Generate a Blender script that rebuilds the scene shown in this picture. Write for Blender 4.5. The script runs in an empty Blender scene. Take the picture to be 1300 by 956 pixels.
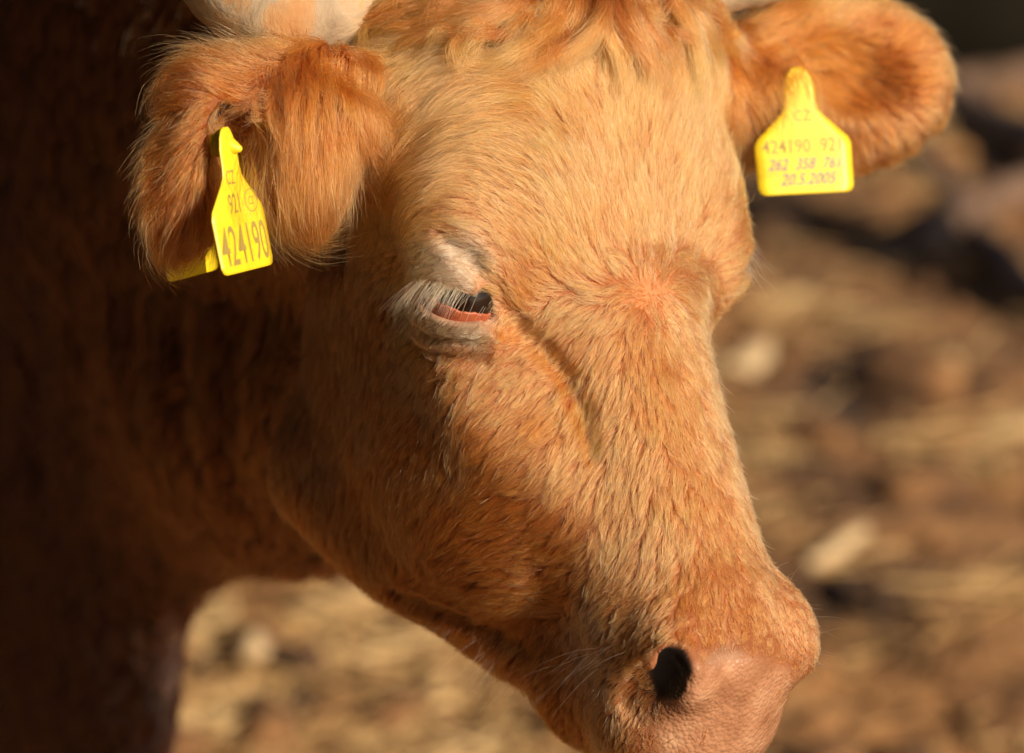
import bpy, math, random, os, time
import numpy as np
from concurrent.futures import ThreadPoolExecutor
from mathutils import Vector, Matrix

T0 = time.time()
rng = np.random.default_rng(7)
random.seed(7)
SC = bpy.context.scene
COL = SC.collection

# ------------------------------------------------------------------ camera
PITCH = math.radians(18.0)
CAM = np.array([0.0, 0.0, 1.55])
DIST = 1.90
PXM = 0.546 / 1300.0                       # metres per photograph pixel at DIST
RT = np.array([1.0, 0.0, 0.0])
FW = np.array([0.0, math.cos(PITCH), -math.sin(PITCH)])
UP = np.array([0.0, math.sin(PITCH), math.cos(PITCH)])

cam_d = bpy.data.cameras.new('camera')
cam_o = bpy.data.objects.new('camera', cam_d)
COL.objects.link(cam_o)
cam_o.location = CAM
cam_o.rotation_euler = (math.radians(90) - PITCH, 0, 0)
cam_d.sensor_width = 36
cam_d.lens = 36 * DIST / 0.546
cam_d.clip_start = 0.05
cam_d.clip_end = 500
cam_d.dof.use_dof = True
cam_d.dof.focus_distance = 1.885
cam_d.dof.aperture_fstop = 4.2
SC.camera = cam_o

# ------------------------------------------------------------------ light
SUN_AZ = math.radians(41)       # to the right of the direction from the cow towards the camera
SUN_EL = math.radians(26)
sun_dir = np.array([math.sin(SUN_AZ) * math.cos(SUN_EL), -math.cos(SUN_AZ) * math.cos(SUN_EL), math.sin(SUN_EL)])
world = bpy.data.worlds.new('World')
SC.world = world
world.use_nodes = True
wn = world.node_tree.nodes
bg = wn['Background']
sky = wn.new('ShaderNodeTexSky')
sky.sky_type = 'NISHITA'
sky.sun_disc = False
sky.sun_elevation = SUN_EL
sky.sun_rotation = math.atan2(sun_dir[0], sun_dir[1])
world.node_tree.links.new(sky.outputs[0], bg.inputs[0])
bg.inputs[1].default_value = 0.05
sd = bpy.data.lights.new('sun', 'SUN')
sd.energy = 5.0
sd.angle = math.radians(0.6)
sd.color = (1.0, 0.85, 0.66)
so = bpy.data.objects.new('sun', sd)
COL.objects.link(so)
so.rotation_euler = Vector(sun_dir).to_track_quat('Z', 'Y').to_euler()
so.location = (3, -3, 5)
SC.view_settings.view_transform = 'Standard'
SC.view_settings.look = 'None'
SC.view_settings.exposure = 0.44
SC.view_settings.gamma = 1.0
SC.render.engine = 'CYCLES'
SC.cycles.max_bounces = 8
SC.cycles.use_denoising = True

# ------------------------------------------------------------------ frames
def pix(px, py, t=0.0):
    """photograph pixel at t metres nearer than the focus distance -> world"""
    d = DIST - t
    s = PXM * d / DIST
    return CAM + FW * d + RT * (px - 650) * s + UP * (478 - py) * s

def to_pix(P):
    v = P - CAM
    d = v @ FW
    s = PXM * d / DIST
    return 650 + (v @ RT) / s, 478 - (v @ UP) / s, DIST - d

def camvec(r, u, t):
    return RT * r + UP * u - FW * t

HX = camvec(0.780, 0.138, -0.609)
HF = camvec(0.320, -0.925, 0.200)
HN = camvec(0.537, 0.352, 0.767)
HX = HX / np.linalg.norm(HX)
HF = HF - HX * (HF @ HX); HF /= np.linalg.norm(HF)
HN = np.cross(HX, -HF); HN /= np.linalg.norm(HN)
ORG = pix(825, 370, 0.0)
HM = np.stack([HX, HF, HN])                # rows: local axes in world

def L(x, y, z):
    return ORG + 0.01 * (x * HX + y * HF + z * HN)

# ------------------------------------------------------------------ signed distance body
PR = []
def ell(c, r, M=None, k=0.02, op=1):
    PR.append(('e', np.array(c, float), np.array(r, float), np.eye(3) if M is None else np.array(M), k, op))
def cone(a, b, ra, rb, k=0.02, op=1, flat=None):
    PR.append(('c', np.array(a, float), np.array(b, float), float(ra), float(rb), k, op))
def lell(c, r, k=2.0, op=1, mirror=True):
    for s in ((1, -1) if (mirror and abs(c[0]) > 1e-6) else (1,)):
        ell(L(c[0] * s, c[1], c[2]), np.array(r) * 0.01, HM, k * 0.01, op)
def lcone(a, b, ra, rb, k=2.0, op=1, mirror=True):
    for s in ((1, -1) if (mirror and (abs(a[0]) > 1e-6 or abs(b[0]) > 1e-6)) else (1,)):
        cone(L(a[0] * s, a[1], a[2]), L(b[0] * s, b[1], b[2]), ra * .01, rb * .01, k * .01, op)

def prim(q, P):
    if q[0] == 'e':
        v = (P - q[1]) @ q[3].T
        a = np.sqrt(((v / q[2]) ** 2).sum(1)) + 1e-9
        b = np.sqrt(((v / q[2] ** 2) ** 2).sum(1)) + 1e-9
        return a * (a - 1) / b, q[4], q[5]
    a, b = q[1], q[2]
    ab = b - a
    t = np.clip(((P - a) @ ab) / (ab @ ab), 0, 1)
    d = np.sqrt(((P - a - t[:, None] * ab) ** 2).sum(1)) - (q[3] + (q[4] - q[3]) * t)
    return d, q[5], q[6]

def sdf_chunk(S, prs):
    d = np.full(len(S), 9.0, S.dtype)
    for q in prs:
        e, k, op = prim(q, S)
        if op > 0:
            h = np.maximum(k - np.abs(d - e), 0) / k
            d = np.minimum(d, e) - h * h * k * 0.25
        else:
            h = np.maximum(k - np.abs(d + e), 0) / k
            d = np.maximum(d, -e) + h * h * k * 0.25
    return d
POOL = ThreadPoolExecutor(4)
def bound(q):
    if q[0] == 'e': return q[1], q[2].max(), q[4]
    return (q[1] + q[2]) / 2, np.linalg.norm(q[1] - q[2]) / 2 + max(q[3], q[4]), q[5]
def sdf(P, prs=None, near=False):
    """signed distance; near=True may leave out primitives too far off to matter close to the surface"""
    P = np.asarray(P, float)
    prs = list(PR if prs is None else prs)
    if len(P) < 5000: return sdf_chunk(P, prs)
    if not near:
        step = 30000
        return np.concatenate(list(POOL.map(lambda i: sdf_chunk(P[i:i + step], prs), range(0, len(P), step))))
    cell = np.floor((P - P.min(0)) / .07).astype(np.int64)
    key = (cell[:, 0] * 4096 + cell[:, 1]) * 4096 + cell[:, 2]
    order = np.argsort(key, kind='stable'); S = P[order]; ks = key[order]
    cuts = np.concatenate([[0], np.nonzero(np.diff(ks))[0] + 1, [len(S)]])
    bs = [bound(q) for q in prs]
    bc = np.array([b_[0] for b_ in bs]); br = np.array([b_[1] + b_[2] for b_ in bs])
    res = np.empty(len(S))
    def run(j):
        i0, i1 = cuts[j], cuts[j + 1]; T = S[i0:i1]
        lo, hi = T.min(0), T.max(0); c = (lo + hi) / 2; r = np.linalg.norm(hi - lo) / 2
        ok = np.linalg.norm(bc - c, axis=1) < br + r + .07
        sub = [q for q, o in zip(prs, ok) if o]
        res[i0:i1] = sdf_chunk(T, sub) if sub else .2
    list(POOL.map(run, range(len(cuts) - 1)))
    out = np.empty(len(S)); out[order] = res
    return out

def grad(P, e=0.0012):
    g = np.stack([sdf(P + np.eye(3)[i] * e, near=True) - sdf(P - np.eye(3)[i] * e, near=True) for i in range(3)], 1)
    return g / (np.linalg.norm(g, axis=1, keepdims=True) + 1e-9)

def surf(px, py, tmax=0.25):
    """point where the line of sight through a photograph pixel meets the body"""
    p = pix(px, py, tmax)
    d = p - CAM; d /= np.linalg.norm(d)
    for _ in range(90):
        h = sdf(p[None])[0]
        p = p + d * h * 0.7
        if h < 0.0002: break
    return p

def surfs(XY, tmax=0.25):
    P = np.array([pix(x, y, tmax) for x, y in XY]); D = P - CAM; D /= np.linalg.norm(D, axis=1, keepdims=True)
    for _ in range(60): P = P + D * np.clip(sdf(P) * .8, -.05, .05)[:, None]
    return P

# --- head (local cm: x to the viewer's right, y down the face, z out of the face)
def xs(y): return 0.17 * max(-4 - y, 0)
def pair(c, r, k=2.0):
    for s in (1, -1):
        ell(L(c[0] * s + xs(c[1]), c[1], c[2]), np.array(r) * 0.01, HM, k * 0.01)
lell((xs(-12), -12, -7.4), (9.6, 13, 7.2), 2, mirror=False)
lell((xs(-20)+1.2, -20, -6.2), (10.2, 6.5, 6.3), 3, mirror=False)
lell((4.6+xs(-15), -15, -6.0), (7.6, 7.5, 5.8), 3, mirror=False)
pair((4.5, -9, -4.2), (4.6, 8, 4.0), 3)
lell((0, -3.0, -6.6), (8.2, 8.0, 6.4), 2.5)
pair((8.0, -5.4, -4.1), (2.9, 4.0, 2.7), 2.5)
ell(L(-5.0, 3.8, -6.7), (.027, .072, .030), HM, .03)
ell(L(-5.9, 2.2, -7.3), (.037, .052, .021), HM, .022)
lell((7.9, -2.3, -5.9), (2.6, 2.9, 2.7), 1.5)
lcone((1.1, 0, -3.9), (0.9, 15.5, -4.4), 3.7, 2.9, 2.0)
lcone((2.6, 4, -7.5), (2.4, 17, -6.8), 3.6, 3.0, 2.5)
lell((0, 5, -11.5), (5.8, 12, 8), 3)
lell((5.2, 1.0, -16.5), (3.6, 9.5, 10.0), 3)
lell((5.3, 4.0, -12.5), (3.9, 8.5, 6.0), 3)
lcone((5.6, 0.4, -25.4), (2.8, 14.0, -16.8), 3.2, 2.2, 3)
ell(L(-.2, 17.5, -11.5), (.040, .050, .045), HM, .02)
lell((0, 18.3, -5.6), (4.9, 4.4, 4.6), 2.0)
lell((3.7, 19.0, -3.4), (1.8, 2.6, 1.8), 1.5)
lell((0, 21.2, -8.6), (5.5, 4.2, 4.6), 2)
lell((0, 17.0, -15.0), (4.0, 4.6, 3.0), 1.8)
# neck, chest and trunk
NB = len(PR)
BK = np.array([-math.sin(math.radians(30)), math.cos(math.radians(30)), 0.0])
SIDE = np.array([BK[1], -BK[0], 0.0])
BM = np.stack([BK, SIDE, [0, 0, 1]])
def B(b, s_, z): return np.array([-.015, 1.99, 0]) + BK * b + SIDE * s_ + [0, 0, z]
ell(B(.42, 0, 1.06), (.38, .095, .29), BM, .04)
ell(B(.42, 0, .885), (.36, .085, .215), BM, .04)
ell(B(.62, 0, .72), (.28, .045, .14), BM, .05)
cone(L(0, -9, -13), B(.25, 0, 1.00), .075, .085, .05)
cone(L(0, -1, -18), B(.30, 0, .80), .040, .080, .05)
ell(B(.73, 0, .58), (.265, .042, .28), BM, .05)
ell(B(.70, 0, 1.10), (.42, .12, .30), BM, .08)
ell(B(1.12, 0, .64), (.38, .14, .30), BM, .10)
ell(B(1.14, 0, .98), (.40, .19, .38), BM, .12)
ell(B(1.60, 0, .90), (.75, .27, .39), BM, .12)
ell(B(2.10, 0, .98), (.34, .23, .34), BM, .10)
sh = B(1.1, 0, .8)
for s in (-1, 1):
    cone(B(1.03, s * .11, .62), B(1.05, s * .12, .40), .10, .065, .06)
    cone(B(1.05, s * .12, .42), B(1.05, s * .12, .07), .055, .042, .03)
    cone(B(1.05, s * .12, .07), B(1.02, s * .12, .035), .05, .06, .02)
    cone(B(2.17, s * .13, .90), B(2.10, s * .14, .55), .16, .10, .06)
    cone(B(2.12, s * .14, .58), B(2.27, s * .14, .45), .09, .055, .04)
    cone(B(2.27, s * .14, .45), B(2.22, s * .14, .07), .05, .042, .03)
    cone(B(2.22, s * .14, .07), B(2.18, s * .14, .035), .05, .058, .02)
NE = len(PR)
# ears
E0 = len(PR)
def frame(zdir, xhint):
    z = np.array(zdir, float); z /= np.linalg.norm(z)
    x = np.array(xhint, float); x -= z * (x @ z); x /= np.linalg.norm(x)
    return np.stack([x, np.cross(z, x), z])
EL = pix(310, 195, 0.01)
ELM = frame(camvec(-.1, -.1, 1), camvec(1, .2, 0))
ell(pix(248, 215, 0.034), (.018, .043, .015), frame(camvec(-.35, -.1, 1), camvec(1, -.22, .3)), .012)
ell(pix(380, 185, 0.004), (.025, .040, .020), ELM, .012)
cone(pix(265, 128, 0.020), pix(400, 118, -0.004), .017, .024, .012)
cone(pix(380, 150, -0.004), pix(500, 155, -0.045), .026, .034, .02)
EC = len(PR)
cone(pix(301, 168, 0.040), pix(316, 320, 0.036), .0165, .015, .005, -1)
cone(pix(302, 165, 0.022), pix(314, 290, 0.010), .012, .011, .004, -1)
E1 = len(PR)
ER = pix(1070, 105, -0.20)
ERM = frame(camvec(.1, -.1, 1), camvec(1, -.05, 0))
ell(ER, (.062, .049, .018), ERM, .012)
cone(pix(900, 130, -0.17), pix(1020, 100, -0.20), .038, .038, .02)
ell(pix(1085, 95, -0.172), (.044, .026, .020), frame(camvec(.1, -.1, 1), camvec(1, -.25, 0)), .008, -1)
E2 = len(PR)
# eyes: local centre of the left one found under its pixel, mirrored for the far one
es = surf(568, 379)
EYN = camvec(-.50, -.08, .86); EYN /= np.linalg.norm(EYN)
EYM = frame(EYN, camvec(1, -.36, .6))
EYE0 = es - EYN * 0.0175
EYR = 0.0192
CUT = []
def eye_socket(c, M):
    n = M[2]; x = M[0]; u = M[1] if (M[1] @ UP) > 0 else -M[1]
    ell(c, (.0262, .0245, .0228), M, .010)
    CUT.append(len(PR))
    ell(c + n * .019 - u * .0020, (.0262, .0088, .022), M, .0025, -1)
eye_socket(EYE0, EYM)
el = (EYE0 - ORG) @ HM.T * 100
el2 = el * [-1, 1, 1]
EYE1 = L(*el2)
def mir(v):
    w = HM @ v; w[0] = -w[0]; return w @ HM
EYM1 = np.stack([-mir(EYM[0]), mir(EYM[1]), mir(EYM[2])])
eye_socket(EYE1, EYM1)
print('eye local', el, to_pix(EYE1), to_pix(EYE0))
def groove(pts, r, k, op=-1, lift=0.0):
    S = [surf(x, y) for x, y in pts]
    g = grad(np.array(S))
    S = [p + n * lift for p, n in zip(S, g)]
    r = r if isinstance(r, (list, tuple)) else [r] * len(S)
    for i in range(len(S) - 1):
        cone(S[i], S[i + 1], r[i], r[i + 1], k, op)
groove([(560, 300), (598, 330), (632, 378), (655, 415), (695, 450), (722, 482), (742, 525), (752, 580)],
       [.0015, .0040, .0055, .0038, .0024, .0030, .0028, .0012], .008, -1, .0)
groove([(408, 84), (440, 96), (478, 120), (500, 160)], [.004, .008, .007, .003], .010, -1, .0)
groove([(612, 396), (626, 408), (640, 424)], [.003, .003, .0012], .005, -1, .0)
groove([(512, 404), (532, 424), (566, 436), (612, 438)], .0022, .006, -1, .0016)
groove([(495, 410), (518, 438), (560, 455), (612, 458)], .0024, .007, -1, .0015)
groove([(500, 752), (540, 768), (585, 785), (630, 806), (662, 824)], .0024, .010, -1, .0005)
for gx0, gy0 in ((300, 400), (232, 330), (170, 300), (105, 330), (50, 360)):
    groove([(gx0 + rng.normal(0, 8), gy0), (gx0 - 12, gy0 + 110), (gx0 - 4, gy0 + 230)], [.003, .005, .003], .03, -1, .008)
# nostrils
groove([(826, 862), (833, 842), (850, 828), (868, 832), (878, 850)], .0040, .007, 1, -.0005)
CUT.append(len(PR))
ell(surf(853, 868), (.0062, .0178, .045), frame(HN, camvec(1, .34, 0)), .006, -1)
def mesh_grid():
    def axis(lo, hi, a, b, fine, coarse):
        mid = np.arange(a, b, fine)
        left = [a]; s = fine
        while left[-1] > lo: s = min(s * 1.18, coarse); left.append(left[-1] - s)
        right = [mid[-1]]; s = fine
        while right[-1] < hi: s = min(s * 1.18, coarse); right.append(right[-1] + s)
        return np.concatenate([left[::-1][:-1], mid, right[1:]])
    c = pix(650, 478, 0)
    fine = 0.0018
    ax = axis(-1.9, .45, -.26, .28, fine, .02)
    ay = axis(c[1] - .5, c[1] + 2.5, c[1] - .20, c[1] + .30, fine, .02)
    az = axis(-.1, 1.6, .66, 1.26, fine, .02)
    n = (len(ax), len(ay), len(az))
    # coarse pass: signed distance on every 6th sample, then only the band near the surface
    st = 5
    ix = [np.unique(np.append(np.arange(0, m, st), m - 1)) for m in n]
    gx, gy, gz = np.meshgrid(ax[ix[0]], ay[ix[1]], az[ix[2]], indexing='ij')
    D = sdf(np.stack([gx.ravel(), gy.ravel(), gz.ravel()], 1)).reshape(gx.shape).astype(np.float32)
    def up(D, src, m, axn):
        f = np.interp(np.arange(m), src, np.arange(len(src)))
        i0 = np.minimum(f.astype(int), len(src) - 2); w = (f - i0).astype(np.float32)
        sh_ = [1, 1, 1]; sh_[axn] = m; w = w.reshape(sh_)
        return np.take(D, i0, axn) * (1 - w) + np.take(D, i0 + 1, axn) * w
    F = up(up(up(D, ix[0], n[0], 0), ix[1], n[1], 1), ix[2], n[2], 2)
    sx = np.gradient(ax)[:, None, None]; sy = np.gradient(ay)[None, :, None]; sz = np.gradient(az)[None, None, :]
    band = np.abs(F) < 3.2 * np.maximum(np.maximum(sx, sy), sz) + 0.004
    I = np.nonzero(band)
    F[I] = sdf(np.stack([ax[I[0]], ay[I[1]], az[I[2]]], 1), near=True)
    print('grid', n, 'band', len(I[0]), time.time() - T0)
    # surface nets
    S = F < 0
    a = S[:-1, :-1, :-1]
    cnt = np.zeros(a.shape, np.int8)
    for dx in (0, 1):
        for dy in (0, 1):
            for dz in (0, 1):
                cnt += S[dx:dx + a.shape[0], dy:dy + a.shape[1], dz:dz + a.shape[2]]
    act = (cnt > 0) & (cnt < 8)
    C = np.stack(np.nonzero(act), 1)
    vid = np.full(a.shape, -1, np.int32)
    vid[tuple(C.T)] = np.arange(len(C))
    acc = np.zeros((len(C), 3)); w = np.zeros(len(C))
    axs = (ax, ay, az)
    for d in range(3):
        o = [(0, 0, 0)]
        others = [i for i in range(3) if i != d]
        for u in (0, 1):
            for v in (0, 1):
                off = np.zeros(3, int); off[others[0]] = u; off[others[1]] = v
                A = C + off; B = A.copy(); B[:, d] += 1
                fa = F[tuple(A.T)]; fb = F[tuple(B.T)]
                m = (fa < 0) != (fb < 0)
                t = np.where(m, fa / np.where(fa == fb, 1, fa - fb), 0)
                pa = np.stack([axs[i][A[:, i]] for i in range(3)], 1)
                pb = np.stack([axs[i][B[:, i]] for i in range(3)], 1)
                acc += m[:, None] * (pa + t[:, None] * (pb - pa)); w += m
    V = acc / w[:, None]
    Q = []
    for d in range(3):
        sl0 = [slice(None)] * 3; sl1 = [slice(None)] * 3
        sl0[d] = slice(0, -1); sl1[d] = slice(1, None)
        ch = S[tuple(sl0)] != S[tuple(sl1)]
        E_ = np.stack(np.nonzero(ch), 1)
        u, v = [i for i in range(3) if i != d]
        E_ = E_[(E_[:, u] > 0) & (E_[:, v] > 0) & (E_[:, u] < n[u] - 1) & (E_[:, v] < n[v] - 1)]
        def g(du, dv):
            B = E_.copy(); B[:, u] -= du; B[:, v] -= dv
            return vid[tuple(B.T)]
        q = np.stack([g(1, 1), g(0, 1), g(0, 0), g(1, 0)], 1)
        neg = S[tuple(E_.T)]
        flip = neg if d != 1 else ~neg
        q[~flip] = q[~flip][:, ::-1]
        Q.append(q)
    Q = np.concatenate(Q)
    V = V - grad(V) * sdf(V, near=True)[:, None]
    return V, Q

def mk_mesh(name, V, F, mat=None, parent=None, smooth=True):
    me = bpy.data.meshes.new(name)
    V = np.asarray(V, np.float32)
    if isinstance(F, np.ndarray):
        me.vertices.add(len(V)); me.vertices.foreach_set('co', V.ravel())
        k = F.shape[1]
        me.loops.add(F.size); me.loops.foreach_set('vertex_index', F.astype(np.int32).ravel())
        me.polygons.add(len(F)); me.polygons.foreach_set('loop_start', np.arange(0, F.size, k, dtype=np.int32))
        me.update(calc_edges=True)
    else:
        me.from_pydata(V.tolist(), [], F)
    me.validate()
    if smooth: me.polygons.foreach_set('use_smooth', np.ones(len(me.polygons), bool))
    if mat: me.materials.append(mat)
    o = bpy.data.objects.new(name, me)
    COL.objects.link(o)
    if parent: o.parent = parent
    return o

V, Q = mesh_grid()
print('mesh', len(V), len(Q), time.time() - T0)

# ------------------------------------------------------------------ node helpers
def mat(name):
    m = bpy.data.materials.new(name); m.use_nodes = True
    nt = m.node_tree
    return m, nt, nt.nodes['Principled BSDF']
def N(nt, kind, **kw):
    n = nt.nodes.new(kind)
    for k, v in kw.items():
        if hasattr(n, k) and not k[0].isupper(): setattr(n, k, v)
        else: n.inputs[k.replace('_', ' ')].default_value = v
    return n
def ramp(nt, src, stops):
    r = nt.nodes.new('ShaderNodeValToRGB'); e = r.color_ramp.elements
    while len(e) < len(stops): e.new(0.5)
    for x, (p, c) in zip(e, stops): x.position = p; x.color = (*c, 1)
    nt.links.new(src, r.inputs[0]); return r.outputs[0]
def simple(name, col, rough=.6, spec=.5, **kw):
    m, nt, b = mat(name)
    b.inputs['Base Color'].default_value = (*col, 1); b.inputs['Roughness'].default_value = rough
    for k, v in kw.items(): b.inputs[k.replace('_', ' ')].default_value = v
    return m
def tag(o, label=None, cat=None, group=None, kind=None):
    if label: o['label'] = label
    if cat: o['category'] = cat
    if group: o['group'] = group
    if kind: o['kind'] = kind
    return o
def empty(name, loc):
    o = bpy.data.objects.new(name, None); o.location = loc; COL.objects.link(o); return o

# ------------------------------------------------------------------ flow, length and colour of the coat
# (photo x, photo y, direction x, direction y (down), length mm, lift, density, colour index)
TAN, ORG_, PALE, RED, GREY, PINK, DEEP = range(7)
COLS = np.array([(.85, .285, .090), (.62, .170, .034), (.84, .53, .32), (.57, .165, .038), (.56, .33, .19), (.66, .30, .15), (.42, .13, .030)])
FACE = [
 (825, 350, 0, -1, 12, .3, TAN), (845, 345, .7, -.7, 12, .3, TAN), (805, 350, -.7, -.7, 12, .3, TAN), (860, 372, 1, .1, 12, .3, TAN),
 (790, 372, -1, .15, 12, .3, TAN), (825, 395, 0, 1, 11, .3, TAN), (850, 392, .6, .8, 11, .3, TAN), (797, 392, -.6, .8, 11, .3, TAN),
 (820, 280, -.1, -1, 16, .35, TAN), (870, 250, .25, -1, 16, .35, TAN), (920, 300, .6, -.8, 12, .3, TAN), (930, 370, .8, .2, 12, .3, TAN),
 (900, 180, .15, -1, 15, .35, TAN), (850, 150, .05, -1, 17, .4, TAN), (790, 180, -.25, -1, 18, .4, TAN), (760, 290, -.4, -.9, 17, .35, TAN),
 (710, 220, -.5, -.85, 19, .4, TAN), (700, 320, -.5, -.85, 14, .3, TAN), (740, 350, -.8, -.5, 14, .3, TAN), (650, 300, -.75, -.65, 12, .25, TAN),
 (640, 200, -.9, -.4, 19, .4, TAN), (700, 140, -.7, -.6, 21, .45, TAN), (600, 150, -.9, .45, 21, .45, TAN), (560, 200, -.65, .75, 20, .4, TAN), (650, 130, -.95, .15, 21, .45, TAN),
 (600, 250, -1, -.2, 14, .3, TAN), (520, 170, -.5, .85, 21, .45, ORG_), (490, 190, -.45, .9, 20, .5, ORG_), (540, 100, -.8, .6, 22, .5, TAN), (560, 140, -.65, .75, 22, .5, TAN), (500, 120, -.6, .8, 22, .5, ORG_),
 (470, 120, -.8, .6, 18, .5, ORG_), (620, 70, -1, -.1, 24, .5, TAN), (700, 60, -.7, -.7, 22, .5, TAN), (560, 30, -.9, .2, 24, .5, TAN),
 (780, 60, -.1, -1, 20, .5, TAN), (830, 100, .1, -1, 18, .4, TAN), (880, 60, .3, -.9, 18, .4, TAN), (900, 20, .4, -.8, 18, .4, TAN),
 (530, 230, -.9, .5, 11, .3, TAN), (500, 215, -.6, .8, 12, .3, ORG_), (570, 290, -.9, -.35, 10, .25, TAN), (620, 270, -.85, -.5, 11, .25, TAN),
 (510, 280, -.6, .8, 9, .25, TAN), (540, 320, -.95, .2, 9, .25, PALE), (580, 325, -.95, 0, 8, .2, PALE), (500, 330, -.9, .5, 8, .25, TAN),
 (600, 340, -.9, -.1, 6, .15, PALE), (640, 360, -.6, -.8, 8, .2, TAN), (690, 400, -.45, .9, 9, .25, TAN), (660, 380, -.5, -.5, 8, .2, TAN),
 (730, 400, -.7, .6, 12, .3, TAN), (700, 440, -.7, .8, 11, .3, TAN), (750, 460, -.5, .85, 12, .3, TAN), (720, 500, -.6, .8, 12, .35, TAN),
 (660, 420, -.7, .5, 7, .2, TAN), (650, 446, -.7, .6, 7, .2, TAN), (600, 428, -.7, .6, 5, .2, PALE), (555, 422, -.8, .5, 5, .2, PALE), (515, 392, -.9, .4, 6, .25, PALE), (590, 462, -.7, .6, 7, .2, TAN), (530, 445, -.8, .6, 7, .2, TAN), (485, 400, -.7, .7, 8, .25, ORG_), (480, 440, -.6, .8, 9, .25, ORG_),
 (690, 470, -.8, .5, 9, .25, TAN), (650, 480, -.7, .65, 9, .2, TAN), (600, 490, -.65, .75, 9, .2, TAN), (560, 485, -.65, .75, 9, .2, TAN), (640, 520, -.7, .7, 9, .25, TAN), (520, 470, -.6, .8, 9, .25, TAN),
 (690, 530, -.7, .7, 10, .25, ORG_), (620, 550, -.7, .75, 10, .25, ORG_), (540, 560, -.6, .8, 11, .25, ORG_), (480, 500, -.5, .85, 11, .25, ORG_),
 (420, 480, -.1, 1, 12, .25, ORG_), (430, 350, -.1, 1, 12, .3, ORG_), (460, 280, -.3, .9, 12, .3, ORG_), (380, 560, -.15, 1, 12, .25, ORG_),
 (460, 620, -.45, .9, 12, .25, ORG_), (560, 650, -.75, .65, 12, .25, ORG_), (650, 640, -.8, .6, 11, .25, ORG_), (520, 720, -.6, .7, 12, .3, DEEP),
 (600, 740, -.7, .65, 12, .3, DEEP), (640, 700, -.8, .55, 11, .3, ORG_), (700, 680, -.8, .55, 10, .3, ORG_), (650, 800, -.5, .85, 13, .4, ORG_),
 (700, 760, -.8, .5, 9, .25, ORG_), (700, 830, -.7, .6, 9, .25, ORG_), (745, 790, -.85, .45, 8, .2, GREY), (780, 770, -.8, .5, 7, .2, TAN),
 (760, 840, -.8, .6, 8, .2, GREY), (800, 820, -.7, .7, 7, .2, TAN), (830, 800, -.4, .6, 6, .2, TAN), (820, 860, -.8, .5, 6, .25, TAN), (700, 900, -.5, .8, 9, .25, ORG_), (800, 920, -.4, .9, 6, .25, TAN),
 (720, 600, -.6, .8, 10, .25, TAN), (760, 540, -.5, .9, 11, .3, TAN), (820, 460, -.05, 1, 12, .3, TAN), (870, 440, .35, .95, 11, .3, TAN),
 (850, 530, -.05, 1, 11, .25, TAN), (890, 560, .15, 1, 10, .25, TAN), (800, 600, -.25, 1, 11, .25, TAN), (860, 640, -.1, 1, 10, .25, TAN),
 (920, 660, .1, 1, 9, .25, TAN), (780, 690, -.5, .85, 10, .25, TAN), (840, 720, -.3, .95, 9, .25, TAN), (900, 740, -.05, 1, 8, .2, TAN),
 (960, 720, .2, .95, 8, .2, TAN), (990, 760, .3, .9, 6, .2, TAN), (1010, 800, .2, 1, 5, .25, TAN), (900, 780, -.1, .9, 7, .2, TAN),
 (950, 780, 0, 1, 6, .2, ORG_), (900, 810, -.1, 1, 5, .2, ORG_), (960, 815, .05, 1, 4, .2, ORG_), (920, 840, 0, 1, 3.5, .2, PINK), (870, 800, -.2, .8, 6, .2, TAN),
 (940, 330, .9, .1, 10, .35, TAN), (960, 300, .8, .5, 9, .4, TAN), (905, 400, .7, .7, 10, .3, TAN),
 (480, 20, -.9, .3, 16, .4, TAN), (465, 160, -.5, .8, 18, .5, ORG_), (450, 240, -.3, .9, 14, .4, ORG_), (480, 240, -.4, .9, 12, .35, ORG_), (440, 420, -.2, .9, 11, .3, ORG_), (380, 540, -.15, 1, 12, .3, DEEP), (350, 480, -.1, 1, 12, .3, DEEP), (400, 620, -.3, 1, 12, .3, DEEP), (400, 430, -.1, 1, 12, .3, DEEP), (450, 690, -.4, .9, 12, .3, DEEP), (900, 480, .3, .95, 10, .25, TAN),  # DEEP points darken the rear jaw to blend with the neck's painted shade
]
EARL = [
 (470, 120, -.2, .9, 24, .5, RED), (440, 90, -.3, .7, 26, .5, RED), (400, 90, -.35, .8, 28, .5, ORG_), (340, 70, -.7, -.1, 28, .6, TAN),
 (300, 70, -.85, -.3, 28, .7, ORG_), (250, 100, -.85, -.35, 24, .7, RED), (220, 130, -.95, -.1, 22, .7, RED), (200, 180, -1, .15, 20, .8, ORG_),
 (200, 230, -.9, .4, 20, .8, ORG_), (210, 290, -.6, .8, 22, .7, RED), (240, 330, -.1, 1, 30, .4, RED), (270, 250, -.25, .95, 22, .4, ORG_),
 (270, 190, -.35, .9, 18, .4, ORG_), (250, 150, -.6, .6, 18, .5, ORG_), (300, 118, -.7, -.1, 12, .3, RED), (345, 120, .3, 1, 30, .4, RED), (300, 150, -.8, 0, 5, .2, RED), (300, 135, -1, -.1, 8, .2, RED), (330, 150, .8, .5, 16, .3, RED),
 (350, 200, .1, 1, 42, .35, ORG_), (380, 160, .1, 1, 36, .4, RED), (330, 180, .2, 1, 42, .4, ORG_), (400, 220, .1, 1, 36, .35, RED),
 (430, 160, .15, .95, 28, .4, RED), (400, 280, .2, 1, 34, .35, ORG_), (360, 270, .15, 1, 38, .35, ORG_), (460, 170, .7, .7, 20, .35, RED),
 (490, 180, .7, .8, 16, .3, TAN), (460, 230, .4, .9, 18, .35, RED), (480, 150, .6, .6, 16, .35, RED), (430, 230, .1, 1, 28, .35, RED), (300, 300, .0, 1, 26, .3, RED),
]
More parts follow.
